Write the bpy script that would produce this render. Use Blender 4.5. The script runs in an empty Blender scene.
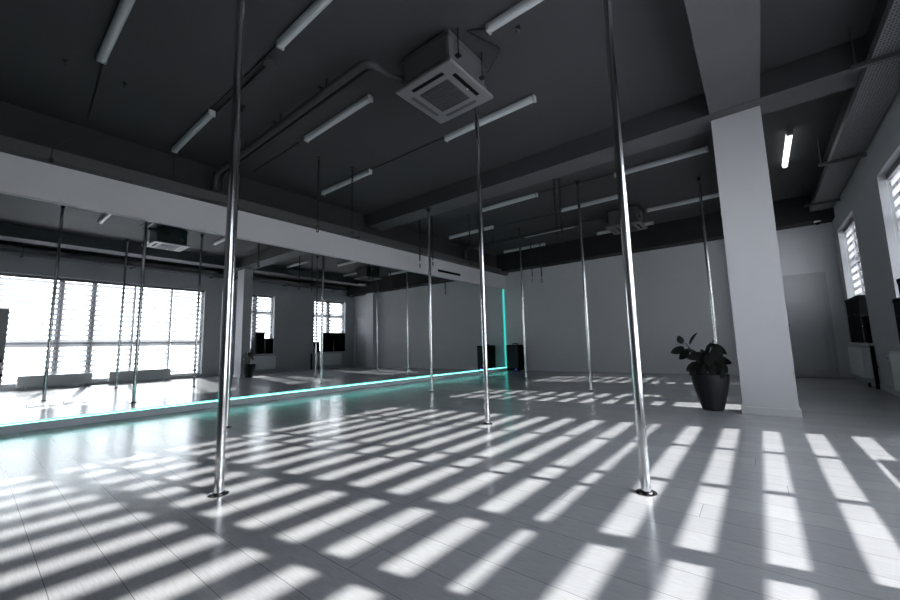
import bpy, bmesh, math, random
from mathutils import Vector, Matrix, Quaternion

random.seed(7)
SC = bpy.context.scene
COL = SC.collection
PI = math.pi

# ------------------------------------------------------------------ key dimensions (metres)
XM = -5.92          # mirror plane on the left wall
XR = 1.33           # room face of the window wall
XG = 1.68           # outer face of the window wall
XB = 1.42           # plane of the window blinds
YB = 10.09          # back wall
YF = -3.2           # wall behind the photographer
CZ = 3.45           # ceiling
BZ = 3.19           # underside of the beams
COL_X0, COL_X1, COL_Y0, COL_Y1 = -0.155, 0.275, 4.95, 5.20
BIG = (0.28, 4.46, 0.10, 2.67)
W_NEAR = (5.42, 6.66, 0.65, 2.67)
W_FAR = (8.22, 9.66, 0.65, 2.67)


# ------------------------------------------------------------------ materials
def mat(name, color, rough=0.6, metal=0.0, spec=0.5, bump=0.0, bscale=60.0, var=0.0, vscale=4.0, emit=None, estr=0.0):
    m = bpy.data.materials.new(name)
    m.use_nodes = True
    nt = m.node_tree
    b = nt.nodes['Principled BSDF']
    b.inputs['Base Color'].default_value = (*color, 1)
    b.inputs['Roughness'].default_value = rough
    b.inputs['Metallic'].default_value = metal
    b.inputs['Specular IOR Level'].default_value = spec
    if emit:
        b.inputs['Emission Color'].default_value = (*emit, 1)
        b.inputs['Emission Strength'].default_value = estr
    if var or bump:
        tc = nt.nodes.new('ShaderNodeTexCoord')
    if var:
        n = nt.nodes.new('ShaderNodeTexNoise')
        n.inputs['Scale'].default_value = vscale
        n.inputs['Detail'].default_value = 6
        nt.links.new(tc.outputs['Object'], n.inputs['Vector'])
        r = nt.nodes.new('ShaderNodeMix')
        r.data_type = 'RGBA'
        r.inputs[6].default_value = (*[c * (1 - var) for c in color], 1)
        r.inputs[7].default_value = (*[min(1, c * (1 + var)) for c in color], 1)
        nt.links.new(n.outputs['Fac'], r.inputs[0])
        nt.links.new(r.outputs[2], b.inputs['Base Color'])
    if bump:
        n2 = nt.nodes.new('ShaderNodeTexNoise')
        n2.inputs['Scale'].default_value = bscale
        n2.inputs['Detail'].default_value = 4
        nt.links.new(tc.outputs['Object'], n2.inputs['Vector'])
        bp = nt.nodes.new('ShaderNodeBump')
        bp.inputs['Strength'].default_value = bump
        bp.inputs['Distance'].default_value = 0.01
        nt.links.new(n2.outputs['Fac'], bp.inputs['Height'])
        nt.links.new(bp.outputs['Normal'], b.inputs['Normal'])
    return m


def floor_mat():
    m = bpy.data.materials.new('pale_laminate_planks')
    m.use_nodes = True
    nt = m.node_tree
    N, L = nt.nodes, nt.links
    b = N['Principled BSDF']
    tc = N.new('ShaderNodeTexCoord')
    br = N.new('ShaderNodeTexBrick')
    br.offset = 0.0
    br.inputs['Scale'].default_value = 1.0
    br.inputs['Mortar Size'].default_value = 0.0012
    br.inputs['Mortar Smooth'].default_value = 0.1
    br.inputs['Bias'].default_value = 0.0
    br.inputs['Brick Width'].default_value = 2.1
    br.inputs['Row Height'].default_value = 0.165
    br.inputs['Color1'].default_value = (0.425, 0.425, 0.445, 1)
    br.inputs['Color2'].default_value = (0.475, 0.475, 0.49, 1)
    br.inputs['Mortar'].default_value = (0.17, 0.17, 0.18, 1)
    sp = N.new('ShaderNodeSeparateXYZ')
    L.new(tc.outputs['Object'], sp.inputs[0])
    dv = N.new('ShaderNodeMath')
    dv.operation = 'DIVIDE'
    dv.inputs[1].default_value = 0.165
    L.new(sp.outputs['Y'], dv.inputs[0])
    fl = N.new('ShaderNodeMath')
    fl.operation = 'FLOOR'
    L.new(dv.outputs[0], fl.inputs[0])
    wn = N.new('ShaderNodeTexWhiteNoise')
    wn.noise_dimensions = '1D'
    L.new(fl.outputs[0], wn.inputs['W'])
    ml = N.new('ShaderNodeMath')
    ml.operation = 'MULTIPLY_ADD'
    ml.inputs[1].default_value = 2.1
    L.new(wn.outputs['Value'], ml.inputs[0])
    L.new(sp.outputs['X'], ml.inputs[2])
    cb = N.new('ShaderNodeCombineXYZ')
    L.new(ml.outputs[0], cb.inputs['X'])
    L.new(sp.outputs['Y'], cb.inputs['Y'])
    L.new(cb.outputs[0], br.inputs['Vector'])
    mp = N.new('ShaderNodeMapping')
    mp.inputs['Scale'].default_value = (1.2, 14.0, 1.0)
    L.new(tc.outputs['Object'], mp.inputs['Vector'])
    gr = N.new('ShaderNodeTexNoise')
    gr.inputs['Scale'].default_value = 12.5
    gr.inputs['Detail'].default_value = 7
    gr.inputs['Distortion'].default_value = 0.4
    L.new(mp.outputs['Vector'], gr.inputs['Vector'])
    rmp = N.new('ShaderNodeValToRGB')
    rmp.color_ramp.elements[0].position = 0.3
    rmp.color_ramp.elements[0].color = (0.88, 0.88, 0.88, 1)
    rmp.color_ramp.elements[1].position = 0.7
    rmp.color_ramp.elements[1].color = (1.06, 1.06, 1.06, 1)
    L.new(gr.outputs['Fac'], rmp.inputs['Fac'])
    mx = N.new('ShaderNodeMix')
    mx.data_type = 'RGBA'
    mx.blend_type = 'MULTIPLY'
    mx.inputs[0].default_value = 1.0
    L.new(br.outputs['Color'], mx.inputs[6])
    L.new(rmp.outputs['Color'], mx.inputs[7])
    L.new(mx.outputs[2], b.inputs['Base Color'])
    b.inputs['Roughness'].default_value = FLOOR_ROUGH
    b.inputs['Specular IOR Level'].default_value = 1.0
    bp = N.new('ShaderNodeBump')
    bp.inputs['Strength'].default_value = 0.06
    bp.inputs['Distance'].default_value = 0.004
    L.new(gr.outputs['Fac'], bp.inputs['Height'])
    L.new(bp.outputs['Normal'], b.inputs['Normal'])
    return m


def glass_mat():
    m = bpy.data.materials.new('window_glass')
    m.use_nodes = True
    nt = m.node_tree
    for n in list(nt.nodes):
        nt.nodes.remove(n)
    out = nt.nodes.new('ShaderNodeOutputMaterial')
    mix = nt.nodes.new('ShaderNodeMixShader')
    tr = nt.nodes.new('ShaderNodeBsdfTransparent')
    tr.inputs['Color'].default_value = (0.97, 0.98, 0.98, 1)
    gl = nt.nodes.new('ShaderNodeBsdfGlossy')
    gl.inputs['Roughness'].default_value = 0.02
    fr = nt.nodes.new('ShaderNodeFresnel')
    fr.inputs['IOR'].default_value = 1.3
    nt.links.new(fr.outputs[0], mix.inputs[0])
    nt.links.new(tr.outputs[0], mix.inputs[1])
    nt.links.new(gl.outputs[0], mix.inputs[2])
    nt.links.new(mix.outputs[0], out.inputs['Surface'])
    return m


def fabric_mat():
    m = bpy.data.materials.new('blind_fabric')
    m.use_nodes = True
    nt = m.node_tree
    for n in list(nt.nodes):
        nt.nodes.remove(n)
    out = nt.nodes.new('ShaderNodeOutputMaterial')
    mix = nt.nodes.new('ShaderNodeMixShader')
    mix.inputs[0].default_value = 0.19
    df = nt.nodes.new('ShaderNodeBsdfDiffuse')
    df.inputs['Color'].default_value = (0.42, 0.42, 0.44, 1)
    tl = nt.nodes.new('ShaderNodeBsdfTranslucent')
    tl.inputs['Color'].default_value = (0.66, 0.66, 0.69, 1)
    tc = nt.nodes.new('ShaderNodeTexCoord')
    wv = nt.nodes.new('ShaderNodeTexNoise')
    wv.inputs['Scale'].default_value = 160
    bp = nt.nodes.new('ShaderNodeBump')
    bp.inputs['Strength'].default_value = 0.1
    nt.links.new(tc.outputs['Object'], wv.inputs['Vector'])
    nt.links.new(wv.outputs['Fac'], bp.inputs['Height'])
    nt.links.new(bp.outputs['Normal'], df.inputs['Normal'])
    nt.links.new(df.outputs[0], mix.inputs[1])
    nt.links.new(tl.outputs[0], mix.inputs[2])
    nt.links.new(mix.outputs[0], out.inputs['Surface'])
    return m


def mirror_mat():
    m = bpy.data.materials.new('mirror_silver')
    m.use_nodes = True
    nt = m.node_tree
    b = nt.nodes['Principled BSDF']
    b.inputs['Base Color'].default_value = (0.86, 0.88, 0.88, 1)
    b.inputs['Metallic'].default_value = 1
    b.inputs['Roughness'].default_value = 0.0
    return m


def tray_mat():
    m = bpy.data.materials.new('perforated_steel')
    m.use_nodes = True
    nt = m.node_tree
    N, L = nt.nodes, nt.links
    b = N['Principled BSDF']
    tc = N.new('ShaderNodeTexCoord')
    mp = N.new('ShaderNodeMapping')
    mp.inputs['Scale'].default_value = (44, 26, 44)
    L.new(tc.outputs['Object'], mp.inputs['Vector'])
    vo = N.new('ShaderNodeTexVoronoi')
    vo.inputs['Randomness'].default_value = 0.15
    vo.inputs['Scale'].default_value = 1.0
    L.new(mp.outputs['Vector'], vo.inputs['Vector'])
    r = N.new('ShaderNodeValToRGB')
    r.color_ramp.elements[0].position = 0.26
    r.color_ramp.elements[0].color = (0.01, 0.01, 0.012, 1)
    r.color_ramp.elements[1].position = 0.30
    r.color_ramp.elements[1].color = (0.16, 0.16, 0.175, 1)
    L.new(vo.outputs['Distance'], r.inputs['Fac'])
    L.new(r.outputs['Color'], b.inputs['Base Color'])
    b.inputs['Roughness'].default_value = 0.5
    b.inputs['Metallic'].default_value = 0.3
    return m


FLOOR_ROUGH = 0.195
M = dict(
    floor=floor_mat(),
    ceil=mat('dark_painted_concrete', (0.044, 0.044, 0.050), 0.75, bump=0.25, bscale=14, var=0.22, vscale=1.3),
    beamd=mat('shaded_beam_grey', (0.040, 0.040, 0.046), 0.75, bump=0.3, bscale=18, var=0.15, vscale=2.5),  # beam grey darkened: shade on the cross beam's upright faces, put into the colour
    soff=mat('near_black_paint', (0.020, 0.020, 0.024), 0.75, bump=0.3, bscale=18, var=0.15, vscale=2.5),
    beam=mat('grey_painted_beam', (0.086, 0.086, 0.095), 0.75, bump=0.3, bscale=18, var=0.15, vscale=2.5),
    wall=mat('grey_wall_paint', (0.68, 0.685, 0.71), 0.8, bump=0.06, bscale=120, var=0.03),
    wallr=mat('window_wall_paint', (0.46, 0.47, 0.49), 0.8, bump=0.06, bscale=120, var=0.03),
    white=mat('white_wall_paint', (0.58, 0.58, 0.605), 0.8, bump=0.05, bscale=120, var=0.03),
    header=mat('white_fascia_paint', (0.60, 0.60, 0.615), 0.8, bump=0.05, bscale=120, var=0.03),
    duct=mat('dark_grey_trunking', (0.065, 0.067, 0.072), 0.7, var=0.2, vscale=40),
    mirror=mirror_mat(),
    chrome=mat('polished_chrome', (0.72, 0.72, 0.73), 0.16, 1.0),
    dark=mat('black_metal', (0.018, 0.018, 0.02), 0.45, 0.4),
    plate=mat('dark_steel_plate', (0.20, 0.20, 0.21), 0.22, 1.0),
    blackm=mat('matt_black', (0.005, 0.005, 0.006), 0.8, spec=0.1, var=0.2),
    grille=mat('black_grille', (0.012, 0.012, 0.014), 0.6, bump=0.5, bscale=300),
    teal=mat('teal_led', (0.1, 0.5, 0.5), 0.4, emit=(0.03, 0.62, 0.52), estr=1.0),
    tealw=mat('pale_teal_led', (0.2, 0.6, 0.6), 0.4, emit=(0.20, 0.95, 0.86), estr=12.0),
    ledge=mat('grey_ledge_paint', (0.62, 0.62, 0.66), 0.6, var=0.03),
    lamp=mat('lamp_diffuser', (0.52, 0.55, 0.57), 0.35, var=0.02),
    lampbody=mat('lamp_housing', (0.35, 0.36, 0.37), 0.5, var=0.02),
    lit=mat('lit_diffuser', (0.8, 0.8, 0.8), 0.4, emit=(1, 1, 1), estr=2.2),
    acw=mat('ac_casing', (0.15, 0.15, 0.16), 0.5, var=0.04),
    acd=mat('ac_body_dark', (0.075, 0.075, 0.082), 0.6, var=0.1),
    acg=mat('ac_grille', (0.055, 0.055, 0.06), 0.6, bump=0.4, bscale=90),
    pipe=mat('insulated_pipe', (0.035, 0.035, 0.04), 0.7, var=0.2, vscale=30),
    tray=tray_mat(),
    frame=mat('window_frame_pvc', (0.20, 0.20, 0.215), 0.5, var=0.03),
    sill=mat('window_sill_white', (0.5, 0.5, 0.52), 0.4, var=0.03),
    glass=glass_mat(),
    fabric=fabric_mat(),
    rad=mat('white_radiator_enamel', (0.72, 0.74, 0.74), 0.4, var=0.02),
    pot=mat('charcoal_planter', (0.015, 0.016, 0.020), 0.6, spec=0.3, bump=0.1, bscale=80, var=0.1),
    soil=mat('soil', (0.02, 0.015, 0.01), 0.9, bump=0.5, bscale=60, var=0.4, vscale=40),
    leaf=mat('rubber_plant_leaf', (0.003, 0.006, 0.004), 0.6, spec=0.2, var=0.3, vscale=12),
    stem=mat('plant_stem', (0.035, 0.03, 0.022), 0.7, var=0.3, vscale=30),
    door=mat('door_paint', (0.52, 0.53, 0.55), 0.6, var=0.03),
    plastic=mat('white_plastic', (0.6, 0.6, 0.6), 0.4, var=0.02),
    foil=mat('silver_foil', (0.75, 0.75, 0.76), 0.25, 1.0, bump=0.4, bscale=40),
    cab=mat('white_cabinet_laminate', (0.55, 0.55, 0.57), 0.5, var=0.03),
    navy=mat('navy_cloth', (0.008, 0.010, 0.022), 0.8, bump=0.3, bscale=90, var=0.3),
    brown=mat('brown_leather', (0.16, 0.07, 0.03), 0.5, bump=0.2, bscale=70, var=0.3),
    ink=mat('grey_vinyl_lettering', (0.30, 0.30, 0.33), 0.6, var=0.05),
    blue=mat('blue_led', (0.02, 0.02, 0.1), 0.4, emit=(0.12, 0.1, 1.0), estr=3.0),
)


# ------------------------------------------------------------------ mesh helpers
class MB:
    def __init__(self):
        self.b = bmesh.new()

    def box(self, x0, x1, y0, y1, z0, z1, bev=0.0):
        r = bmesh.ops.create_cube(self.b, size=1)
        vs = r['verts']
        for v in vs:
            v.co = Vector(((x0 + x1) / 2 + v.co.x * (x1 - x0), (y0 + y1) / 2 + v.co.y * (y1 - y0), (z0 + z1) / 2 + v.co.z * (z1 - z0)))
        if bev:
            es = list({e for v in vs for e in v.link_edges})
            bmesh.ops.bevel(self.b, geom=es, offset=bev, segments=2, affect='EDGES', profile=0.5)
        return self

    def tube(self, pts, r, seg=12, caps=True):
        pts = [Vector(p) for p in pts]
        rs = r if isinstance(r, (list, tuple)) else [r] * len(pts)
        rings = []
        up = None
        for i, p in enumerate(pts):
            t = (pts[min(i + 1, len(pts) - 1)] - pts[max(i - 1, 0)]).normalized()
            if up is None:
                up = Vector((0, 0, 1)) if abs(t.z) < 0.9 else Vector((1, 0, 0))
            a = (up - t * up.dot(t)).normalized()
            up = a
            c = t.cross(a)
            rings.append([self.b.verts.new(p + (a * math.cos(2 * PI * k / seg) + c * math.sin(2 * PI * k / seg)) * rs[i]) for k in range(seg)])
        for i in range(len(rings) - 1):
            for k in range(seg):
                self.b.faces.new((rings[i][k], rings[i][(k + 1) % seg], rings[i + 1][(k + 1) % seg], rings[i + 1][k]))
        if caps:
            self.b.faces.new(rings[0][::-1])
            self.b.faces.new(rings[-1])
        return self

    def lathe(self, prof, c=(0, 0, 0), seg=32, axis='Z'):
        rings = []
        for r, h in prof:
            ring = []
            for k in range(seg):
                a = 2 * PI * k / seg
                if axis == 'Z':
                    p = (r * math.cos(a), r * math.sin(a), h)
                else:
                    p = (h, r * math.cos(a), r * math.sin(a))
                ring.append(self.b.verts.new(Vector(p) + Vector(c)))
            rings.append(ring)
        for i in range(len(rings) - 1):
            for k in range(seg):
                self.b.faces.new((rings[i][k], rings[i][(k + 1) % seg], rings[i + 1][(k + 1) % seg], rings[i + 1][k]))
        self.b.faces.new(rings[0][::-1])
        self.b.faces.new(rings[-1])
        return self

    def torus(self, c, R, r, rot, sx=1.0, sz=1.0, n=12, m=6):
        q = Matrix(rot)
        rings = []
        for i in range(n):
            a = 2 * PI * i / n
            ring = []
            for j in range(m):
                bb = 2 * PI * j / m
                p = Vector(((R + r * math.cos(bb)) * math.cos(a) * sx, r * math.sin(bb), (R + r * math.cos(bb)) * math.sin(a) * sz))
                ring.append(self.b.verts.new(q @ p + Vector(c)))
            rings.append(ring)
        for i in range(n):
            for j in range(m):
                self.b.faces.new((rings[i][j], rings[i][(j + 1) % m], rings[(i + 1) % n][(j + 1) % m], rings[(i + 1) % n][j]))
        return self

    def quad(self, *ps):
        self.b.faces.new([self.b.verts.new(p) for p in ps])
        return self

    def build(self, name, m, parent=None, smooth=False, kind=None, label=None):
        bmesh.ops.recalc_face_normals(self.b, faces=self.b.faces)
        me = bpy.data.meshes.new(name)
        self.b.to_mesh(me)
        self.b.free()
        o = bpy.data.objects.new(name, me)
        COL.objects.link(o)
        me.materials.append(M[m])
        if smooth:
            for p in me.polygons:
                p.use_smooth = True
            try:
                me.set_sharp_from_angle(angle=math.radians(40))
            except Exception:
                pass
        if parent:
            o.parent = parent
        if kind:
            o['kind'] = kind
        if label:
            o['label'] = label
        return o


def thing(name, label, cat, loc=(0, 0, 0), group=None, rz=0.0, kind=None):
    o = bpy.data.objects.new(name, None)
    o.empty_display_size = 0.1
    COL.objects.link(o)
    o.location = loc
    o.rotation_euler = (0, 0, rz)
    tag(o, label, cat, group, kind)
    return o


def tag(o, label, cat=None, group=None, kind=None):
    o['label'] = label
    if cat:
        o['category'] = cat
    if group:
        o['group'] = group
    if kind:
        o['kind'] = kind
    return o


def copy_thing(src, loc, label, group=None, rz=None):
    r = src.copy()
    COL.objects.link(r)
    r.location = loc
    if rz is not None:
        r.rotation_euler = (0, 0, rz)
    r['label'] = label
    if group:
        r['group'] = group
    for ch in list(src.children):
        c = ch.copy()
        COL.objects.link(c)
        c.parent = r
        for g in list(ch.children):
            d = g.copy()
            COL.objects.link(d)
            d.parent = c
    return r


# ------------------------------------------------------------------ the setting
def structure():
    MB().box(XM - 0.3, XG, YF - 0.2, YB + 0.2, -0.2, 0).build('floor', 'floor', kind='structure')
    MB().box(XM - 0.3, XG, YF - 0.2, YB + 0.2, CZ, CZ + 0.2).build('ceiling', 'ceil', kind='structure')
    # left wall: the part behind the mirror, with the white fascia and the dark upper band
    MB().box(XM - 0.3, XM - 0.07, YF - 0.2, YB + 0.2, 0, CZ).build('wall_left', 'soff', kind='structure')
    f = MB().box(XM - 0.07, XM + 0.035, YF, YB, 2.445, 2.86).build('trim_1', 'header', kind='structure')
    f['label'] = 'white fascia board running along the wall above the mirror'
    d = MB().box(XM - 0.07, XM + 0.17, YF, YB, 2.86, 2.99).build('trim_2', 'duct', kind='structure')
    d['label'] = 'dark grey trunking box along the top of the white fascia'
    MB().box(XM - 0.02, XR, YB, YB + 0.2, 0, CZ).build('wall_back', 'wall', kind='structure')
    MB().box(XM - 0.02, XG, YF - 0.2, YF, 0, CZ).build('wall_front', 'white', kind='structure')
    # window wall with its openings
    w = MB()
    y = YF
    for (a, b, z0, z1) in (BIG, W_NEAR, W_FAR):
        w.box(XR, XG, y, a, 0, CZ)
        w.box(XR, XG, a, b, 0, z0)
        w.box(XR, XG, a, b, z1, CZ)
        y = b
    w.box(XR, XG, y, YB + 0.2, 0, CZ)
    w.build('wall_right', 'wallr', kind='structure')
    # column, its base and the concrete beams
    c = MB().box(COL_X0, COL_X1, COL_Y0, COL_Y1, 0, BZ).build('column', 'white', kind='structure')
    bb = MB().box(COL_X0 - 0.015, COL_X1 + 0.015, COL_Y0 - 0.015, COL_Y1 + 0.015, 0, 0.075, 0.003).build('baseboard', 'white', c)
    p = MB().box(COL_X0, COL_X1, YB - 0.22, YB, 0, 2.93).build('pilaster', 'wall', kind='structure')
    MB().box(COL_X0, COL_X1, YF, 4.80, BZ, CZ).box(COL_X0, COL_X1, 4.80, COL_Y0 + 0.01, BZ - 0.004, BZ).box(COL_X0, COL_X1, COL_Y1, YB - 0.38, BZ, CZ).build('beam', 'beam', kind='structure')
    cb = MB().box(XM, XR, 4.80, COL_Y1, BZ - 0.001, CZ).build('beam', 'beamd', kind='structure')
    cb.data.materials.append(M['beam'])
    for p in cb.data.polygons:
        if p.normal.z < -0.9:  # underside takes the lighter grey, its brighter light painted in by face
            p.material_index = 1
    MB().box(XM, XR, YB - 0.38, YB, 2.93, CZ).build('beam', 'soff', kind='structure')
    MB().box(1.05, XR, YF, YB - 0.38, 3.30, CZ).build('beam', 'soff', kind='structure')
    # skirting boards
    MB().box(XM, COL_X0, YB - 0.015, YB, 0, 0.07).build('baseboard_back', 'wall', kind='structure')
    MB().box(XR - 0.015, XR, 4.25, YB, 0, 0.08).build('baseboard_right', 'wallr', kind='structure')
    # ledge under the mirror
    l = MB().box(XM - 0.07, XM + 0.06, YF, YB, 0.0, 0.088, 0.003).build('baseboard_left', 'ledge', kind='structure')
    l['label'] = 'grey ledge along the foot of the mirror'
    # door at the far right of the back wall
    dr = thing('door_1', 'pale grey flush door at the right end of the back wall', None, (0.78, YB, 0), kind='structure')
    m = MB()
    m.box(-0.42, 0.30, -0.025, 0.0, 0.01, 1.93)
    m.build('door_panel', 'door', dr)
    m = MB()
    m.box(-0.34, 0.22, -0.033, -0.025, 0.95, 1.82, 0.004)
    m.box(-0.34, 0.22, -0.033, -0.025, 0.12, 0.84, 0.004)
    m.build('inset_panel', 'door', dr)
    m = MB()
    m.box(-0.48, -0.42, -0.045, 0.0, 0, 1.99).box(0.30, 0.36, -0.045, 0.0, 0, 1.99).box(-0.42, 0.30, -0.045, 0.0, 1.93, 1.99)
    m.build('door_frame', 'door', dr)
    m = MB()
    m.tube([(-0.36, -0.025, 1.0), (-0.36, -0.07, 1.0), (-0.25, -0.07, 1.0)], 0.009, 8)
    m.build('door_handle', 'plate', dr, True)


def window(idx, spec, bays, bar, label):
    """A window unit in its opening: frame, mullions, panes and sill. bays are y boundaries, bar the transom heights."""
    a, b, z0, z1 = spec
    root = thing('window_%d' % idx, label, None, (XB, a, z0), kind='structure')
    H = z1 - z0
    W = b - a
    x0, x1 = 0.06, 0.13
    t = 0.05
    fr = MB()
    fr.box(x0, x1, 0, t, 0, H).box(x0, x1, W - t, W, 0, H)
    fr.box(x0, x1, t, W - t, 0, t).box(x0, x1, t, W - t, H - t, H)
    fr.build('window_frame', 'frame', root)
    ys = [0] + [q - a for q in bays] + [W]
    for q in ys[1:-1]:
        hw = 0.05 if (idx == 1 and q < 2.0) else (0.024 if idx == 1 else 0.075)
        MB().box(x0, x1, q - hw, q + hw, t, H - t).build('mullion', 'frame', root)
    for z in bar:
        MB().box(x0 + 0.003, x1 - 0.003, t, W - t, z - z0 - 0.03, z - z0 + 0.03).build('transom', 'frame', root)
    for i in range(len(ys) - 1):
        MB().box(0.093, 0.097, ys[i] + 0.03, ys[i + 1] - 0.03, 0.04, H - 0.04).build('pane', 'glass', root)
    return root


MTILT = -0.003       # the mirror is hung a hair out of parallel
PITCH = 0.128
GAP = 0.053
PHASE = 0.672          # height of one lit gap's centre


def blind(y0, y1, z0, z1, label, x=XB, group='zebra blinds on the windows', pitch=PITCH):
    """Roller blind with alternating woven and open bands."""
    root = thing('window_blind', label, 'blind', (x, (y0 + y1) / 2, z1), group)
    w = (y1 - y0) / 2
    MB().box(-0.025, 0.025, -w, w, -0.07, 0, 0.006).build('cassette', 'frame', root)
    MB().tube([(0, -w + 0.004, z0 - z1 + 0.012), (0, w - 0.004, z0 - z1 + 0.012)], 0.012, 10).build('bottom_rail', 'frame', root, True)
    s = MB()
    n = math.floor((z0 - PHASE) / pitch) - 1
    while True:
        g = PHASE + n * pitch
        lo, hi = g + GAP / 2, g + pitch - GAP / 2
        n += 1
        if lo > z1 - 0.07:
            break
        lo, hi = max(lo, z0 + 0.02), min(hi, z1 - 0.06)
        if hi - lo < 0.004:
            continue
        s.quad((0, -w + 0.01, lo - z1), (0, w - 0.01, lo - z1), (0, w - 0.01, hi - z1), (0, -w + 0.01, hi - z1))
    s.build('blind_fabric', 'fabric', root)
    c = MB()
    c.tube([(-0.03, w - 0.02, -0.06), (-0.03, w - 0.02, -0.06 - 0.55 * (z1 - z0))], 0.0025, 6)
    c.build('pull_cord', 'plastic', root, True)
    return root


def windows():
    by = [1.34, 1.94, 2.78, 3.64]
    window(1, BIG, by, [1.058], 'wide five-bay floor-length window behind zebra blinds')
    edges = [BIG[0]] + by + [BIG[1]]
    names = ['zebra blind in the bay of the wide window nearest the camera', 'zebra blind in the second bay of the wide window',
             'zebra blind in the middle bay of the wide window', 'zebra blind in the fourth bay of the wide window',
             'zebra blind in the bay of the wide window farthest from the camera']
    for i in range(5):
        g0 = 0.004
        g1 = 0.004
        blind(edges[i] + g0, edges[i + 1] - g1, BIG[2], BIG[3] - 0.01, names[i])
    for idx, spec, lab in ((2, W_NEAR, 'the window beside the column'), (3, W_FAR, 'the window nearest the back wall')):
        a, b, z0, z1 = spec
        mid = (a + b) / 2
        w = window(idx, spec, [mid], [2.08], 'two-sash window, ' + lab)
        MB().box(-0.15, 0.06, -0.03, b - a + 0.03, -0.03, 0.0, 0.004).build('window_sill', 'sill', w)
        blind(a + 0.03, mid - 0.01, z0 + 0.45, z1 - 0.01, 'zebra blind on the near sash of ' + lab)
        blind(mid + 0.01, b - 0.03, z0 + 0.62, z1 - 0.01, 'zebra blind on the far sash of ' + lab)


# ------------------------------------------------------------------ mirror, ledge lights
def mirror():
    o = MB().box(XM - 0.02, XM, YF, YB - 0.032, 0.088, 2.445)
    for v in o.b.verts:
        v.co.x += MTILT * (v.co.y + 0.2)
    o = o.build('wall_mirror', 'mirror')
    tag(o, 'long wall mirror covering the left wall below the white fascia', 'mirror')
    o = MB().box(XM + 0.055, XM + 0.0615, YF, YB - 0.03, 0.085, 0.0888).build('led_strip', 'tealw')
    tag(o, 'pale teal light line along the top of the ledge under the mirror', 'led strip')
    o = MB().box(XM - 0.034, XM - 0.008, YB - 0.03, YB - 0.002, 0.099, 2.44, 0.003).build('led_strip', 'teal')
    tag(o, 'vertical teal light strip in the far corner beside the mirror', 'led strip')
    # faint cursive lettering near the lower edge of the mirror
    m = MB()
    rnd = random.Random(3)
    x = XM + 0.0005

    def stroke(pts, r=0.0018):
        m.tube([(x, a, b) for a, b in pts], r, 5)

    y = 0.36
    base = 0.225
    words = [(0.030, 8), (0.018, 4), (0.034, 7), (0.016, 6)]
    for wi, (h, n) in enumerate(words):
        pts = []
        yy = y
        for k in range(n * 6):
            t = k / 6
            amp = h * (1.4 if (k < 6) else 0.55 + 0.3 * rnd.random())
            pts.append((yy + t * 0.017 + 0.007 * math.sin(2 * PI * t), base + amp * (0.5 - 0.5 * math.cos(2 * PI * t))))
        stroke(pts)
        if wi in (0, 2):
            stroke([(yy - 0.005, base + h * 1.5), (yy + 0.03, base + h * 1.75), (yy + 0.055, base + h * 1.3)])
        y += n * 0.017 + 0.035
    o = m.build('mirror_lettering', 'ink', None, True)
    tag(o, 'faint grey cursive lettering along the lower left of the mirror', 'lettering')
    o = thing('wall_vent', 'slim dark slot vent in the white fascia above the mirror', 'vent', (XM + 0.035, 7.38, 2.585))
    MB().box(0, 0.006, -0.45, 0.45, -0.03, 0.03, 0.002).build('vent_frame', 'plate', o)
    v = MB()
    for k in range(3):
        v.box(0.006, 0.012, -0.43, 0.43, -0.022 + k * 0.017, -0.012 + k * 0.017)
    v.build('vent_slat', 'blackm', o)


# ------------------------------------------------------------------ dance poles
def make_pole(h):
    root = thing('dance_pole', '', 'pole', (0, 0, 0), 'chrome dance poles')
    MB().tube([(0, 0, 0.012), (0, 0, h * 0.33), (0, 0, h * 0.66), (0, 0, h - 0.005)], 0.0235, 28).build('pole_shaft', 'chrome', root, True)
    b = MB()
    b.lathe([(0.050, 0.0), (0.050, 0.004), (0.047, 0.006), (0.032, 0.007), (0.029, 0.012), (0.0255, 0.014), (0.0236, 0.0145)], seg=32)
    for k in range(6):
        a = 2 * PI * k / 6
        b.lathe([(0.004, 0.005), (0.004, 0.008), (0.002, 0.009)], (0.040 * math.cos(a), 0.040 * math.sin(a), 0), 10)
    b.build('base_flange', 'plate', root, True)
    t = MB()
    t.lathe([(0.0236, h - 0.062), (0.029, h - 0.06), (0.030, h - 0.025), (0.034, h - 0.012), (0.062, h - 0.008), (0.062, h)], seg=28)
    t.build('ceiling_mount', 'dark', root, True)
    return root


def poles():
    a = make_pole(CZ)
    spots = [
        ((-2.294, 0.845), 'tall chrome dance pole at the front left, its base flange on the sunlit floor'),
        ((-0.475, 2.139), 'tall chrome dance pole at the front right, nearest to the potted plant and column'),
        ((-2.088, 3.149), 'chrome dance pole in the middle, rising to the ceiling cassette unit'),
        ((-2.098, 6.143), 'chrome dance pole standing between the middle pole and the back wall, in the right half'),
        ((-4.10, 7.80), 'thin far chrome dance pole standing just right of the black loudspeaker'),
        ((-2.015, 8.474), 'far chrome dance pole mostly hidden behind the front right pole'),
        ((-0.50, 7.35), 'far chrome dance pole rising behind the potted plant, left of the column'),
        ((-4.22, 1.63), 'chrome dance pole standing hidden behind the front left pole'),
    ]
    for i, (p, lab) in enumerate(spots):
        if i == 0:
            a.location = (*p, 0)
            a['label'] = lab
        else:
            copy_thing(a, (*p, 0), lab)
    b = make_pole(BZ)
    b.location = (-4.325, 4.87, 0)
    # this one stands under the cross beam
    b['label'] = 'chrome dance pole under the cross beam, in front of the mirror'


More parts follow.
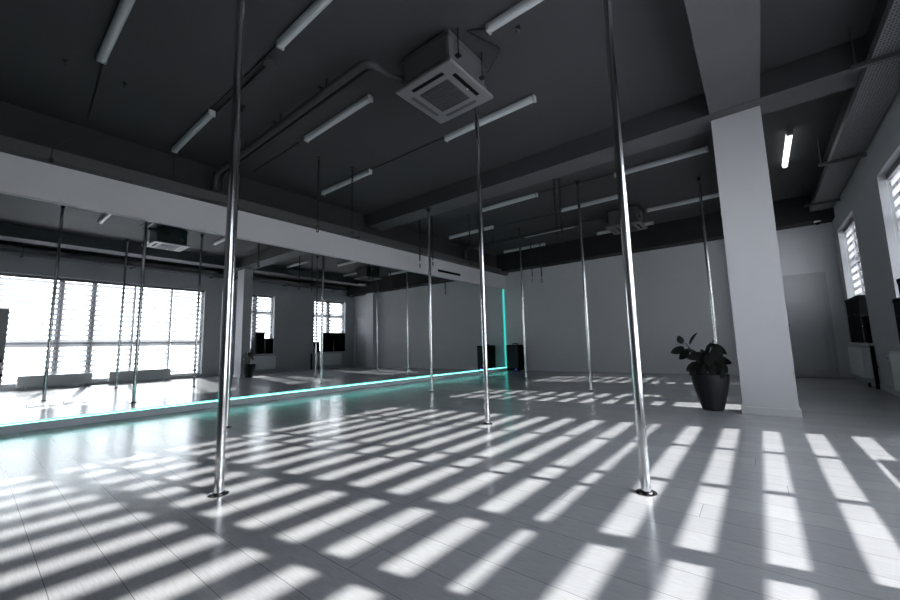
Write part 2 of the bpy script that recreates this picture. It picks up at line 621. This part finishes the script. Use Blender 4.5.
# ------------------------------------------------------------------ batten lights
def make_batten(lit=False):
    root = thing('ceiling_light', '', 'ceiling light', (0, 0, 0), 'batten lights on the ceiling')
    MB().box(-0.62, 0.62, -0.024, 0.024, -0.035, 0.002, 0.002).build('lamp_housing', 'lampbody', root)
    d = MB()
    n = 14
    prof = [(-0.034 * math.cos(PI * k / (n - 1)), -0.035 - 0.042 * math.sin(PI * k / (n - 1))) for k in range(n)]
    prof = [(-0.034, -0.022)] + prof + [(0.034, -0.022)]
    b = d.b
    ra = [b.verts.new((-0.605, p, z)) for p, z in prof]
    rb = [b.verts.new((0.605, p, z)) for p, z in prof]
    for k in range(len(prof) - 1):
        b.faces.new((ra[k], ra[k + 1], rb[k + 1], rb[k]))
    d.build('lamp_diffuser', 'lit' if lit else 'lamp', root, True)
    for s in (-1, 1):
        e = MB()
        e.box(min(s * 0.605, s * 0.632), max(s * 0.605, s * 0.632), -0.037, 0.037, -0.079, -0.002, 0.012)
        e.build('end_cap', 'lampbody', root, True)
    return root


def lights():
    a = make_batten()
    spots = [
        ((-3.74, 0.50), 'unlit batten light cut by the top edge at the upper left corner'),
        ((-5.12, 1.45), 'unlit batten light nearest the mirror, left of the front left pole'),
        ((-2.37, 1.45), 'unlit batten light cut by the top edge, left of the ceiling cassette unit'),
        ((-0.88, 2.49), 'unlit batten light cut by the top edge, right of the ceiling cassette unit'),
        ((-3.585, 2.43), 'unlit batten light just below the insulated pipe and left of the cassette unit'),
        ((-2.245, 3.59), 'unlit batten light just below the cassette unit, crossed by the middle pole'),
        ((-4.94, 3.55), 'unlit batten light beside the pair of hanging chains in front of the mirror'),
        ((-3.45, 6.11), 'unlit batten light right of the middle pole, just beyond the cross beam'),
        ((-2.22, 7.21), 'unlit batten light just above the far cassette unit, left of the front right pole'),
        ((-0.90, 6.22), 'unlit batten light just beyond the cross beam, left of the column'),
        ((-5.06, 7.18), 'unlit batten light in the far bay crossed by the middle pole, near the mirror'),
        ((-3.64, 8.39), 'unlit batten light of the second row from the back, beside a hanging chain pair'),
        ((-4.85, 9.43), 'unlit batten light of the last row, nearest the far corner'),
        ((-2.21, 9.43), 'unlit batten light of the last row, just beyond the far cassette unit'),
        ((-0.88, 8.42), 'unlit batten light behind the far pole left of the column'),
    ]
    for i, (p, lab) in enumerate(spots):
        if i == 0:
            a.location = (*p, CZ)
            a['label'] = lab
        else:
            copy_thing(a, (*p, CZ), lab)
    b = make_batten(True)
    b.location = (0.60, 7.05, CZ)
    b.rotation_euler = (0, 0, PI / 2)
    b['label'] = 'bright batten light right of the column, turned along the room'


# ------------------------------------------------------------------ cassette air conditioners and pipes
def make_ac():
    root = thing('ceiling_cassette', '', 'air conditioner', (0, 0, 0), 'cassette air conditioners')
    b = MB()
    b.box(-0.275, 0.275, -0.275, 0.275, -0.36, -0.03, 0.03)
    b.box(-0.28, 0.28, -0.28, 0.28, -0.10, -0.08).box(-0.28, 0.28, -0.28, 0.28, -0.30, -0.28)
    b.build('unit_body', 'acd', root)
    p = MB()
    p.box(-0.325, 0.325, -0.325, 0.325, -0.395, -0.36, 0.012)
    pan = p.build('fascia_panel', 'acw', root)
    g = MB()
    g.box(-0.165, 0.165, -0.165, 0.165, -0.402, -0.3945, 0.003)
    for k in range(11):
        y = -0.15 + k * 0.03
        g.box(-0.16, 0.16, y - 0.003, y + 0.003, -0.408, -0.402)
    g.build('intake_grille', 'acg', root)
    for k in range(4):
        s = MB()
        s.box(-0.18, 0.18, 0.225, 0.262, -0.3975, -0.394, 0.001)
        s.box(-0.17, 0.17, 0.240, 0.247, -0.4005, -0.3972)
        o = s.build('air_louver', 'blackm' if k in (2, 3) else 'acd', root)
        o.rotation_euler = (0, 0, k * PI / 2)
    for sx in (-1, 1):
        for sy in (-1, 1):
            r = MB()
            r.tube([(sx * 0.30, sy * 0.18, -0.25), (sx * 0.30, sy * 0.18, 0.0)], 0.006, 8)
            r.box(min(sx * 0.265, sx * 0.32), max(sx * 0.265, sx * 0.32), sy * 0.18 - 0.02, sy * 0.18 + 0.02, -0.26, -0.245)
            r.build('hanger_rod', 'dark', root)
    d = MB()
    d.lathe([(0.008, -0.403), (0.008, -0.396)], (0.22, 0.05, 0), 10)
    d.build('indicator', 'plastic', root)
    return root


def bend(pts, r=0.12, n=6):
    out = [Vector(pts[0])]
    for i in range(1, len(pts) - 1):
        a, b, c = Vector(pts[i - 1]), Vector(pts[i]), Vector(pts[i + 1])
        p0 = b + (a - b).normalized() * min(r, (a - b).length / 2)
        p1 = b + (c - b).normalized() * min(r, (c - b).length / 2)
        for k in range(n + 1):
            t = k / n
            out.append(p0 * (1 - t) ** 2 + b * 2 * t * (1 - t) + p1 * t * t)
    out.append(Vector(pts[-1]))
    return out


def acs():
    a = make_ac()
    a.location = (-2.02, 2.53, CZ)
    a['label'] = 'grey ceiling cassette air conditioner hanging above the middle pole'
    copy_thing(a, (-1.87, 8.20, CZ), 'far ceiling cassette air conditioner behind the front right pole')
    for (x0, y0, lab, pts) in (
        (-2.3, 2.4, 'thick dark insulated pipe pair running from the near cassette to the mirror wall',
         [(-2.31, 2.44, 3.27), (-2.42, 2.22, 3.27), (-2.42, 1.95, 3.27), (-5.74, 1.95, 3.27), (-5.74, 1.95, 3.02)]),
        (-2.2, 8.0, 'dark insulated pipe pair running from the far cassette to the mirror wall',
         [(-2.16, 8.18, 3.27), (-2.32, 8.05, 3.27), (-2.45, 7.86, 3.27), (-5.74, 7.90, 3.27), (-5.74, 7.90, 3.02)])):
        t = thing('insulated_pipe', lab, 'pipe', (0, 0, 0), 'refrigerant pipe runs')
        MB().tube(bend(pts), 0.036, 14).build('supply_pipe', 'pipe', t, True)
        q = [(p[0], p[1] + 0.085, p[2] + 0.01) for p in pts[1:]]
        q[0] = (q[0][0] - 0.02, q[0][1], q[0][2])
        MB().tube(bend(q), 0.016, 10).build('return_pipe', 'dark', t, True)
        yy = pts[3][1]
        for x in (-3.1, -4.0, -4.9):
            k = MB()
            k.box(x - 0.012, x + 0.012, yy - 0.06, yy + 0.12, 3.305, 3.32)
            k.box(x - 0.004, x + 0.004, yy + 0.03, yy + 0.04, 3.315, CZ)
            k.build('pipe_clip', 'dark', t)
    t = thing('ceiling_conduit', 'thin dark conduit ending at a round box above the front left pole', 'conduit', (0, 0, 0))
    MB().lathe([(0.055, CZ - 0.05), (0.06, CZ - 0.045), (0.06, CZ - 0.001)], (-3.28, 1.50, 0), 20).build('junction_box', 'pipe', t, True)
    MB().tube([(-3.33, 1.50, 3.425), (-4.47, 1.49, 3.425)], 0.012, 8).build('conduit_tube', 'dark', t, True)
    cabs = [([(-4.40, 2.44, 3.44), (-5.7, 2.44, 3.44)], 'thin black cable on the ceiling leading to the mirror wall beyond the insulated pipe'),
            ([(-4.30, 3.56, 3.44), (-2.89, 3.59, 3.44)], 'thin black cable linking two batten lights on the ceiling ahead of the cross beam'),
            ([(-3.02, 1.45, 3.44), (-4.47, 1.43, 3.44)], 'thin black cable linking two batten lights above the front left pole'),
            ([(-4.38, 0.52, 3.44), (-5.7, 0.60, 3.44)], 'thin black cable running from the corner batten light towards the fascia'),
            ([(-5.76, 1.46, 3.44), (-5.85, 1.46, 3.40), (-5.83, 1.50, 3.0)], 'thin black cable dropping from the batten light to the trunking'),
            ([(-1.55, 2.49, 3.44), (-1.68, 2.40, 3.44), (-1.55, 2.78, 3.44), (-1.72, 2.80, 3.30)], 'thin black cable looping beside the right side of the cassette unit'),
            ([(-2.80, 6.12, 3.44), (-1.55, 6.22, 3.44)], 'thin black cable linking the lights just beyond the cross beam'),
            ([(-4.40, 7.3, 3.44), (-2.9, 7.4, 3.44)], 'thin black conduit on the ceiling of the far bay')]
    for p, lab in cabs:
        o = MB().tube(bend(p, 0.05), 0.006, 6).build('ceiling_cable', 'dark', None, True)
        tag(o, lab, 'cable')
    o = MB().tube(bend([(-0.26, 9.45, 3.45), (-0.26, 9.45, 3.22), (-0.26, 9.0, 3.2)], 0.1), 0.07, 16).build('ceiling_duct', 'foil', None, True)
    tag(o, 'short silver duct elbow peeking out behind the column near the ceiling', 'duct')


# ------------------------------------------------------------------ hanging chains
def chain_mesh(length):
    m = MB()
    step = 0.046
    n = int(length / step)
    for i in range(n):
        rot = Matrix.Rotation((PI / 2 if i % 2 else 0) + 0.25, 3, 'Z')
        m.torus((0, 0, -0.04 - i * step), 0.016, 0.006, rot, 0.85, 2.1, 12, 6)
    return m


def chains():
    L = CZ - 2.35
    a = thing('hanging_chain', '', 'chain', (0, 0, CZ), 'chains hanging from the ceiling')
    MB().lathe([(0.03, -0.012), (0.035, -0.008), (0.035, -0.001)], seg=16).torus((0, 0, -0.025), 0.014, 0.004, Matrix.Identity(3)).build('ceiling_hook', 'dark', a, True)
    chain_mesh(L - 0.14).build('chain_links', 'dark', a, True)
    c = MB()
    c.torus((0, 0, -L + 0.06), 0.026, 0.006, Matrix.Rotation(0.5, 3, 'Z'), 0.8, 1.7, 16, 8)
    c.build('carabiner', 'dark', a, True)
    spots = [
        ((-4.576, 2.84), 'left chain of the pair hanging before the mirror beside a batten light'),
        ((-4.479, 3.344), 'right chain of the pair hanging before the mirror beside a batten light'),
        ((-5.25, 5.62), 'left chain of the pair hanging just beyond the cross beam near the fascia'),
        ((-4.95, 5.68), 'right chain of the pair just beyond the cross beam, behind the beam pole'),
        ((-2.247, 5.50), 'left chain of the pair hanging between the middle pole and the front right pole'),
        ((-2.30, 5.85), 'right chain of the pair hanging between the middle pole and the front right pole'),
        ((-4.424, 6.245), 'chain hanging just left of the middle pole near the ceiling'),
        ((-4.458, 6.811), 'chain hanging just right of the middle pole near the ceiling'),
        ((-4.47, 9.10), 'left chain of the farthest pair, seen against the back wall'),
        ((-4.30, 9.30), 'right chain of the farthest pair, seen against the back wall'),
    ]
    for i, (p, lab) in enumerate(spots):
        if i == 0:
            a.location = (*p, CZ)
            a['label'] = lab
        else:
            copy_thing(a, (*p, CZ), lab, rz=0.7 * i)
    labs = ['small hook eye on the ceiling left of the corner batten light', 'small hook eye on the ceiling below the corner batten light',
            'small hook eye on the ceiling right of the cassette unit']
    for p, lab in zip([(-4.69, 0.30), (-4.67, 0.72), (-1.32, 2.67)], labs):
        t = MB().lathe([(0.02, -0.01), (0.022, -0.001)], (p[0], p[1], CZ), 12).torus((p[0], p[1], CZ - 0.03), 0.018, 0.004, Matrix.Identity(3)).build('ceiling_hook', 'plate', None, True)
        tag(t, lab, 'hook', 'hook eyes on the ceiling')
    labs = ['small black clip and wire on the trunking at the far left of the fascia', 'small black clip and wire on the trunking beside the front left pole',
            'small black clip and wire on the trunking near the cross beam']
    for y, lab in zip((0.35, 2.25, 4.45), labs):
        t = MB()
        t.box(XM + 0.168, XM + 0.185, y - 0.02, y + 0.02, 2.83, 2.88)
        t.tube([(XM + 0.178, y, 2.87), (XM + 0.19, y, 3.0), (XM + 0.12, y + 0.15, 3.2)], 0.004, 6)
        tag(t.build('wall_clip', 'dark', None), lab, 'clip', 'clips on the trunking')


# ------------------------------------------------------------------ tray, camera, wall things on the right
def right_side():
    t = thing('ceiling_cable_tray', 'perforated steel cable tray running under the ceiling along the window wall', 'cable tray', (1.15, 0, 3.08))
    m = MB()
    y0, y1 = YF + 0.1, YB - 0.5
    m.box(-0.15, 0.15, y0, y1, 0, 0.004).box(-0.154, -0.15, y0, y1, 0, 0.08).box(0.15, 0.154, y0, y1, 0, 0.08)
    m.build('tray_channel', 'tray', t)
    for y in (-1.6, 0.6, 2.6, 4.55, 6.95, 9.0):
        b = MB()
        b.box(-0.27, 0.18, y - 0.02, y + 0.02, -0.04, -0.001, 0.002)
        b.tube([(-0.24, y, 0.0), (-0.24, y, 0.37)], 0.006, 8)
        b.build('support_arm', 'acd', t)
    c = MB()
    for k, x in enumerate((-0.09, -0.03, 0.04, 0.09)):
        c.tube([(x, y0 + 0.05, 0.02), (x + 0.02, 2.0, 0.02), (x - 0.01, 6.0, 0.02), (x, y1 - 0.05, 0.02)], 0.014, 8)
    c.build('cable', 'dark', t, True)
    d = thing('ceiling_camera', 'small white dome camera at the far end of the cable tray', 'camera', (1.10, YB - 0.30, 2.93))
    MB().lathe([(0.045, -0.03), (0.048, -0.025), (0.048, -0.005), (0.052, 0.0)], seg=24).build('camera_base', 'plastic', d, True)
    MB().lathe([(0.004, -0.075), (0.02, -0.072), (0.032, -0.06), (0.040, -0.045), (0.042, -0.028)], seg=24).build('camera_dome', 'blackm', d, True)

    def radiator(y, w, lab, x0=1.21, x1=1.30, z0=0.13, z1=0.58):
        r = thing('radiator', lab, 'radiator', (0, y, 0), 'panel radiators')
        b = MB()
        b.box(x0, x0 + 0.018, 0, w, z0, z1, 0.006).box(x1 - 0.018, x1, 0, w, z0, z1, 0.006)
        n = int(w / 0.05)
        for k in range(n):
            yy = 0.03 + k * (w - 0.06) / (n - 1)
            b.box(x0 - 0.003, x0 + 0.001, yy - 0.012, yy + 0.012, z0 + 0.04, z1 - 0.04)
        b.build('radiator_panel', 'rad', r)
        g = MB()
        for k in range(n * 2):
            yy = 0.02 + k * (w - 0.04) / (n * 2 - 1)
            g.box(x0 + 0.018, x1 - 0.018, yy - 0.006, yy + 0.006, z1 - 0.02, z1 - 0.006)
        g.box(x0 + 0.018, x1 - 0.018, 0.002, 0.012, z0, z1 - 0.004).box(x0 + 0.018, x1 - 0.018, w - 0.012, w - 0.002, z0, z1 - 0.004)
        g.build('top_grille', 'rad', r)
        v = MB()
        v.tube([(x0 + 0.045, 0.04, z0), (x0 + 0.045, 0.04, 0.0)], 0.009, 8)
        v.tube([(x0 + 0.045, 0.10, z0), (x0 + 0.045, 0.10, 0.0)], 0.009, 8)
        v.build('feed_pipe', 'dark', r, True)
        k = MB()
        k.lathe([(0.02, 0.07), (0.024, 0.075), (0.024, 0.115), (0.018, 0.12)], (x0 + 0.045, 0.04, 0), 14)
        k.build('radiator_valve', 'plastic', r, True)
        return r

    radiator(8.30, 1.1, 'white panel radiator under the window nearest the back wall')
    radiator(5.70, 1.0, 'white panel radiator under the window beside the column')
    # long low convectors in front of the wide window
    for y, w, lab in ((0.74, 1.25, 'long low white convector before the wide window, nearest the camera'),
                      (2.32, 1.32, 'long low white convector before the wide window, farther from the camera')):
        r = thing('radiator', lab, 'radiator', (1.25, y, 0), 'low convectors')
        b = MB()
        b.box(-0.06, 0.06, 0, w, 0.06, 0.30, 0.008).box(-0.07, 0.07, -0.01, w + 0.01, 0.30, 0.316, 0.004)
        b.build('convector_body', 'rad', r)
        for yy in (0.12, w - 0.16):
            MB().box(-0.05, 0.05, yy, yy + 0.04, 0, 0.06).build('foot', 'rad', r)
    # black heating riser by the far window
    t = thing('heating_pipe', 'black vertical pipe on the window wall beside the far radiator', 'pipe', (1.30, 8.12, 0))
    MB().tube([(0, 0, 0.0), (0, 0, 0.61)], 0.022, 12).build('riser', 'blackm', t, True)
    MB().box(0, 0.03, -0.03, 0.03, 0.30, 0.33).build('pipe_clip', 'dark', t)
    # outlet
    t = thing('power_outlet', 'small white power outlet on the window wall between the radiators', 'outlet', (XR, 7.45, 0.46))
    MB().box(-0.010, 0, -0.045, 0.045, -0.045, 0.045, 0.003).build('outlet_plate', 'plastic', t)
    MB().lathe([(0.022, -0.012), (0.022, -0.009)], seg=16, axis='X').build('socket', 'acw', t)

    # black boxes standing on the window sills
    def sbox(y0, y1, h, lab):
        r = thing('storage_box', lab, 'box', (1.36, (y0 + y1) / 2, 0.65), 'black boxes on the window sills')
        w = (y1 - y0) / 2
        MB().box(-0.07, 0.040, -w, w, 0.0, h - 0.05, 0.005).build('box_body', 'blackm', r)
        MB().box(-0.075, 0.044, -w - 0.004, w + 0.004, h - 0.05, h, 0.004).build('lid', 'blackm', r)
        k = MB()
        k.tube([(-0.069, -0.05, h * 0.6), (-0.086, -0.045, h * 0.6 + 0.01), (-0.086, 0.045, h * 0.6 + 0.01), (-0.069, 0.05, h * 0.6)], 0.006, 8)
        k.build('carry_handle', 'dark', r, True)
    sbox(8.24, 8.46, 0.40, 'small black box on the far window sill, at its near end')
    sbox(8.56, 9.08, 0.74, 'tall wide black box in the middle of the far window sill')
    sbox(9.10, 9.63, 0.74, 'tall wide black box at the back end of the far window sill')
    sbox(6.06, 6.33, 0.72, 'tall narrow black box on the sill of the window beside the column')
    sbox(6.36, 6.63, 0.52, 'shorter black box on the sill beside the column, at its back end')


# ------------------------------------------------------------------ plant
def plant():
    base = Vector((-0.42, 5.123 - 0.06, 0))
    r = thing('potted_plant', 'dark-leaved rubber plant in a tall charcoal planter standing left of the column', 'plant', base)
    m = MB()
    m.lathe([(0.088, 0.0), (0.098, 0.004), (0.125, 0.10), (0.150, 0.20), (0.167, 0.28), (0.174, 0.33), (0.175, 0.375), (0.172, 0.382), (0.162, 0.382), (0.158, 0.345)], seg=48)
    m.build('planter', 'pot', r, True)
    m = MB()
    m.lathe([(0.156, 0.338), (0.157, 0.346), (0.08, 0.356), (0.01, 0.358)], seg=32)
    m.build('soil', 'soil', r, True)
    stems = MB()
    stems.tube([(0.02, 0, 0.35), (-0.02, 0, 0.46), (-0.09, -0.01, 0.55), (-0.15, -0.02, 0.64), (-0.20, -0.02, 0.73)], [0.011, 0.010, 0.008, 0.007, 0.004], 8)
    stems.tube([(0.03, 0.02, 0.35), (0.05, 0.02, 0.50), (0.06, 0.03, 0.62), (0.055, 0.03, 0.76)], [0.012, 0.010, 0.008, 0.003], 8)
    stems.tube([(0.0, -0.02, 0.35), (0.02, -0.06, 0.45), (0.07, -0.09, 0.56)], [0.010, 0.008, 0.005], 8)
    stems.tube([(0.06, 0.01, 0.35), (0.10, 0.03, 0.45), (0.13, 0.03, 0.52)], [0.009, 0.007, 0.005], 8)
    stems.tube([(-0.03, 0.0, 0.35), (-0.07, -0.03, 0.42), (-0.10, -0.05, 0.46)], [0.009, 0.007, 0.005], 8)
    stems.build('stem', 'stem', r, True)
    lf = MB()
    b = lf.b

    def leaf(c, ang, L, W, yaw=0.0, pitch=0.0, droop=0.25):
        """c = centre; ang = direction of the midrib in the plane facing the room; yaw/pitch tilt the blade."""
        rot = Matrix.Rotation(yaw, 3, 'Z') @ Matrix.Rotation(ang, 3, 'Y').inverted() @ Matrix.Rotation(pitch, 3, 'X')
        n = 12
        up, dn = [], []
        rows = []
        for i in range(n + 1):
            t = i / n
            w = W / 2 * (math.sin(PI * min(1, t * 1.02)) ** 0.62) * (1 - 0.18 * t)
            if i == n:
                w = 0.0015
            x = (t - 0.5) * L
            bend_ = -droop * L * (t - 0.4) ** 2
            row = []
            for s in (-1, -0.5, 0, 0.5, 1):
                fold = 0.18 * abs(s) * w
                row.append(Vector((x, bend_ + fold, s * w)))
            rows.append(row)
        for off in (0.0, 0.0025):
            vs = [[b.verts.new(rot @ (p + Vector((0, off, 0))) + Vector(c)) for p in row] for row in rows]
            for i in range(n):
                for k in range(4):
                    b.faces.new((vs[i][k], vs[i + 1][k], vs[i + 1][k + 1], vs[i][k + 1]))

    R = math.radians
    S = 0.0017   # metres per crop pixel of the study sheet
    specs = [
        # centre x, y, z, angle, length, width, yaw, pitch
        (-0.120, -0.12, 0.425, R(225), 0.15, 0.11, 0.1, 0.2),
        (-0.050, -0.15, 0.400, R(275), 0.12, 0.10, 0.1, 0.1),
        (0.105, -0.14, 0.410, R(-80), 0.13, 0.10, 0.1, 0.1),
        (0.020, -0.13, 0.550, R(80), 0.15, 0.11, 0.1, 0.1),
        (-0.245, -0.03, 0.765, R(115), 0.10, 0.080, 0.2, 0.2),
        (-0.125, -0.02, 0.775, R(58), 0.165, 0.055, 0.5, 0.7),
        (-0.285, -0.02, 0.645, R(205), 0.155, 0.095, 0.2, 0.3),
        (-0.220, -0.06, 0.600, R(232), 0.150, 0.105, -0.2, 0.2),
        (-0.150, 0.02, 0.635, R(160), 0.130, 0.070, 0.8, 0.5),
        (-0.115, -0.07, 0.580, R(200), 0.160, 0.100, 0.1, 0.1),
        (-0.135, -0.10, 0.465, R(212), 0.170, 0.110, 0.2, 0.2),
        (-0.065, -0.13, 0.440, R(250), 0.150, 0.100, 0.0, 0.2),
        (-0.060, -0.09, 0.520, R(140), 0.130, 0.090, 0.3, 0.1),
        (0.010, -0.02, 0.645, R(70), 0.185, 0.075, 0.8, 0.3),
        (0.000, -0.11, 0.490, R(100), 0.150, 0.105, -0.3, 0.2),
        (0.040, -0.14, 0.430, R(260), 0.130, 0.095, 0.2, 0.1),
        (0.085, -0.10, 0.610, R(60), 0.170, 0.120, 0.1, 0.2),
        (0.120, -0.05, 0.655, R(-45), 0.160, 0.075, 0.4, 0.2),
        (0.100, -0.12, 0.540, R(20), 0.150, 0.115, 0.2, 0.1),
        (0.075, -0.13, 0.465, R(-70), 0.150, 0.110, -0.2, 0.1),
        (0.130, -0.08, 0.460, R(-60), 0.140, 0.090, 0.3, 0.3),
        (0.050, 0.06, 0.660, R(95), 0.150, 0.080, 1.2, 0.2),
        (0.060, 0.10, 0.560, R(30), 0.170, 0.110, 0.0, 0.2),
        (-0.030, 0.10, 0.540, R(150), 0.160, 0.100, 0.1, 0.2),
        (0.150, 0.03, 0.520, R(-20), 0.120, 0.080, 0.3, 0.2),
        (-0.03, -0.05, 0.600, R(120), 0.130, 0.085, 0.5, 0.2),
        (0.045, -0.08, 0.690, R(20), 0.110, 0.070, 0.3, 0.9),
    ]
    for s in specs:
        leaf((s[0], s[1], s[2]), s[3], s[4], s[5], s[6], s[7])
    lf.build('foliage', 'leaf', r, True)


# ------------------------------------------------------------------ speaker, cabinet
def speaker():
    r = thing('loudspeaker', 'black floor-standing loudspeaker in the far corner beside the mirror', 'loudspeaker', (-5.44, 9.80, 0), rz=-0.06)
    MB().box(-0.205, 0.205, -0.20, 0.20, 0.03, 0.745, 0.012).build('speaker_cabinet', 'blackm', r)
    MB().box(-0.185, 0.185, -0.212, -0.199, 0.10, 0.70, 0.005).build('speaker_grille', 'grille', r)
    MB().tube([(-0.10, 0, 0.744), (-0.10, 0, 0.775), (0.0, 0, 0.785), (0.06, 0, 0.775), (0.06, 0, 0.744)], 0.016, 10).build('carry_handle', 'dark', r, True)
    for sx in (-1, 1):
        for sy in (-1, 1):
            MB().lathe([(0.02, 0), (0.024, 0.03)], (sx * 0.17, sy * 0.165, 0), 12).build('foot', 'dark', r, True)
    MB().lathe([(0.012, 0.0), (0.012, 0.006)], (0, 0, 0), 12, 'X').build('indicator_light', 'blue', r, True, label='small glowing blue light')
    led = [c for c in r.children if c.name.startswith('indicator')][0]
    led.location = (0.10, -0.202, 0.065)
    led.rotation_euler = (0, 0, -PI / 2)


def cabinet():
    t = thing('storage_cabinet', 'tall white cabinet seen in the mirror at the left edge, beside the wide window', 'cabinet', (0.78, -0.22, 0))
    MB().box(-0.22, 0.22, -0.7, 0.7, 0.06, 1.78, 0.004).build('cabinet_body', 'cab', t)
    MB().box(-0.20, 0.20, -0.68, 0.68, 0.0, 0.06).build('plinth', 'frame', t)
    for s in (-1, 1):
        d = MB().box(-0.24, -0.221, min(s * 0.004, s * 0.698), max(s * 0.004, s * 0.698), 0.07, 1.77, 0.003).build('door', 'cab', t)
        MB().tube([(-0.24, s * 0.06, 0.95), (-0.265, s * 0.06, 0.96), (-0.265, s * 0.06, 1.14), (-0.24, s * 0.06, 1.15)], 0.006, 8).build('handle', 'plate', d, True)
    # bag standing on a low stool before the cabinet
    st = thing('low_stool', 'dark low stool before the white cabinet, seen at the mirror\'s left edge', 'stool', (0.28, 0.31, 0))
    MB().lathe([(0.15, 0.36), (0.16, 0.37), (0.16, 0.41), (0.15, 0.425), (0.05, 0.43)], seg=28).build('seat', 'navy', st, True)
    for k in range(4):
        a = PI / 4 + k * PI / 2
        MB().tube([(0.10 * math.cos(a), 0.10 * math.sin(a), 0.37), (0.14 * math.cos(a), 0.14 * math.sin(a), 0.0)], 0.012, 8).build('leg', 'dark', st, True)
    bg = thing('bag', 'brown leather bag with a black top lying on the low stool', 'bag', (0.28, 0.31, 0.43))
    m = MB()
    m.lathe([(0.10, 0.0), (0.135, 0.02), (0.14, 0.10), (0.12, 0.20), (0.10, 0.23)], seg=24)
    m.build('bag_body', 'brown', bg, True)
    MB().lathe([(0.105, 0.215), (0.13, 0.23), (0.125, 0.27), (0.08, 0.30), (0.02, 0.31)], seg=24).build('bag_flap', 'blackm', bg, True)
    MB().tube([(0, -0.10, 0.26), (0, -0.08, 0.36), (0, 0.08, 0.36), (0, 0.10, 0.26)], 0.01, 8).build('strap', 'blackm', bg, True)


# ------------------------------------------------------------------ light, sky, camera
SUN_AZ = math.radians(11.0)      # towards -x, turning a little towards -y
SUN_TAN = 0.48


def lighting():
    d = Vector((-math.cos(SUN_AZ), -math.sin(SUN_AZ), -SUN_TAN)).normalized()
    L = bpy.data.lights.new('sun', 'SUN')
    L.energy = 15.0
    L.angle = math.radians(0.6)
    L.color = (1.0, 0.985, 0.96)
    o = bpy.data.objects.new('sun', L)
    o.rotation_mode = 'QUATERNION'
    o.rotation_quaternion = d.to_track_quat('-Z', 'Y')
    o.location = (8, 2, 6)
    COL.objects.link(o)
    w = bpy.data.worlds.new('bright_overcast_sky')
    SC.world = w
    w.use_nodes = True
    nt = w.node_tree
    bg = nt.nodes['Background']
    tc = nt.nodes.new('ShaderNodeTexCoord')
    sx = nt.nodes.new('ShaderNodeSeparateXYZ')
    rp = nt.nodes.new('ShaderNodeValToRGB')
    rp.color_ramp.elements[0].position = 0.0
    rp.color_ramp.elements[0].color = (0.92, 0.95, 1.0, 1)
    rp.color_ramp.elements[1].position = 0.8
    rp.color_ramp.elements[1].color = (0.75, 0.86, 1.0, 1)
    nt.links.new(tc.outputs['Generated'], sx.inputs[0])
    nt.links.new(sx.outputs['Z'], rp.inputs['Fac'])
    nt.links.new(rp.outputs['Color'], bg.inputs['Color'])
    bg.inputs['Strength'].default_value = 9.5


def camera():
    cam = bpy.data.cameras.new('camera')
    cam.sensor_fit = 'HORIZONTAL'
    cam.sensor_width = 36.0
    cam.lens = 383.819 / 900 * 36.0
    cam.clip_start = 0.02
    o = bpy.data.objects.new('camera', cam)
    COL.objects.link(o)
    r = Vector((0.7797470255424941, 0.6256177408307542, -0.024433962336392882))
    dn = Vector((-0.09328150768641072, 0.07749517413584592, -0.9926192917273999))
    f = Vector((-0.6191067246294317, 0.7762711770660291, 0.11878519762638239))
    m = Matrix((r, -dn, -f)).transposed().to_4x4()
    m.translation = Vector((0.0408, -0.0552, 0.7590))
    o.matrix_world = m
    SC.camera = o


structure()
windows()
mirror()
poles()
lights()
acs()
chains()
right_side()
plant()
speaker()
cabinet()
lighting()
camera()
SC.view_settings.view_transform = 'Standard'
SC.view_settings.look = 'None'
SC.view_settings.exposure = 0.0
SC.cycles.max_bounces = 14
SC.cycles.diffuse_bounces = 6
SC.cycles.glossy_bounces = 6
SC.cycles.transparent_max_bounces = 24
SC.cycles.use_denoising = True
SC.cycles.caustics_reflective = True
SC.cycles.sample_clamp_indirect = 6.0
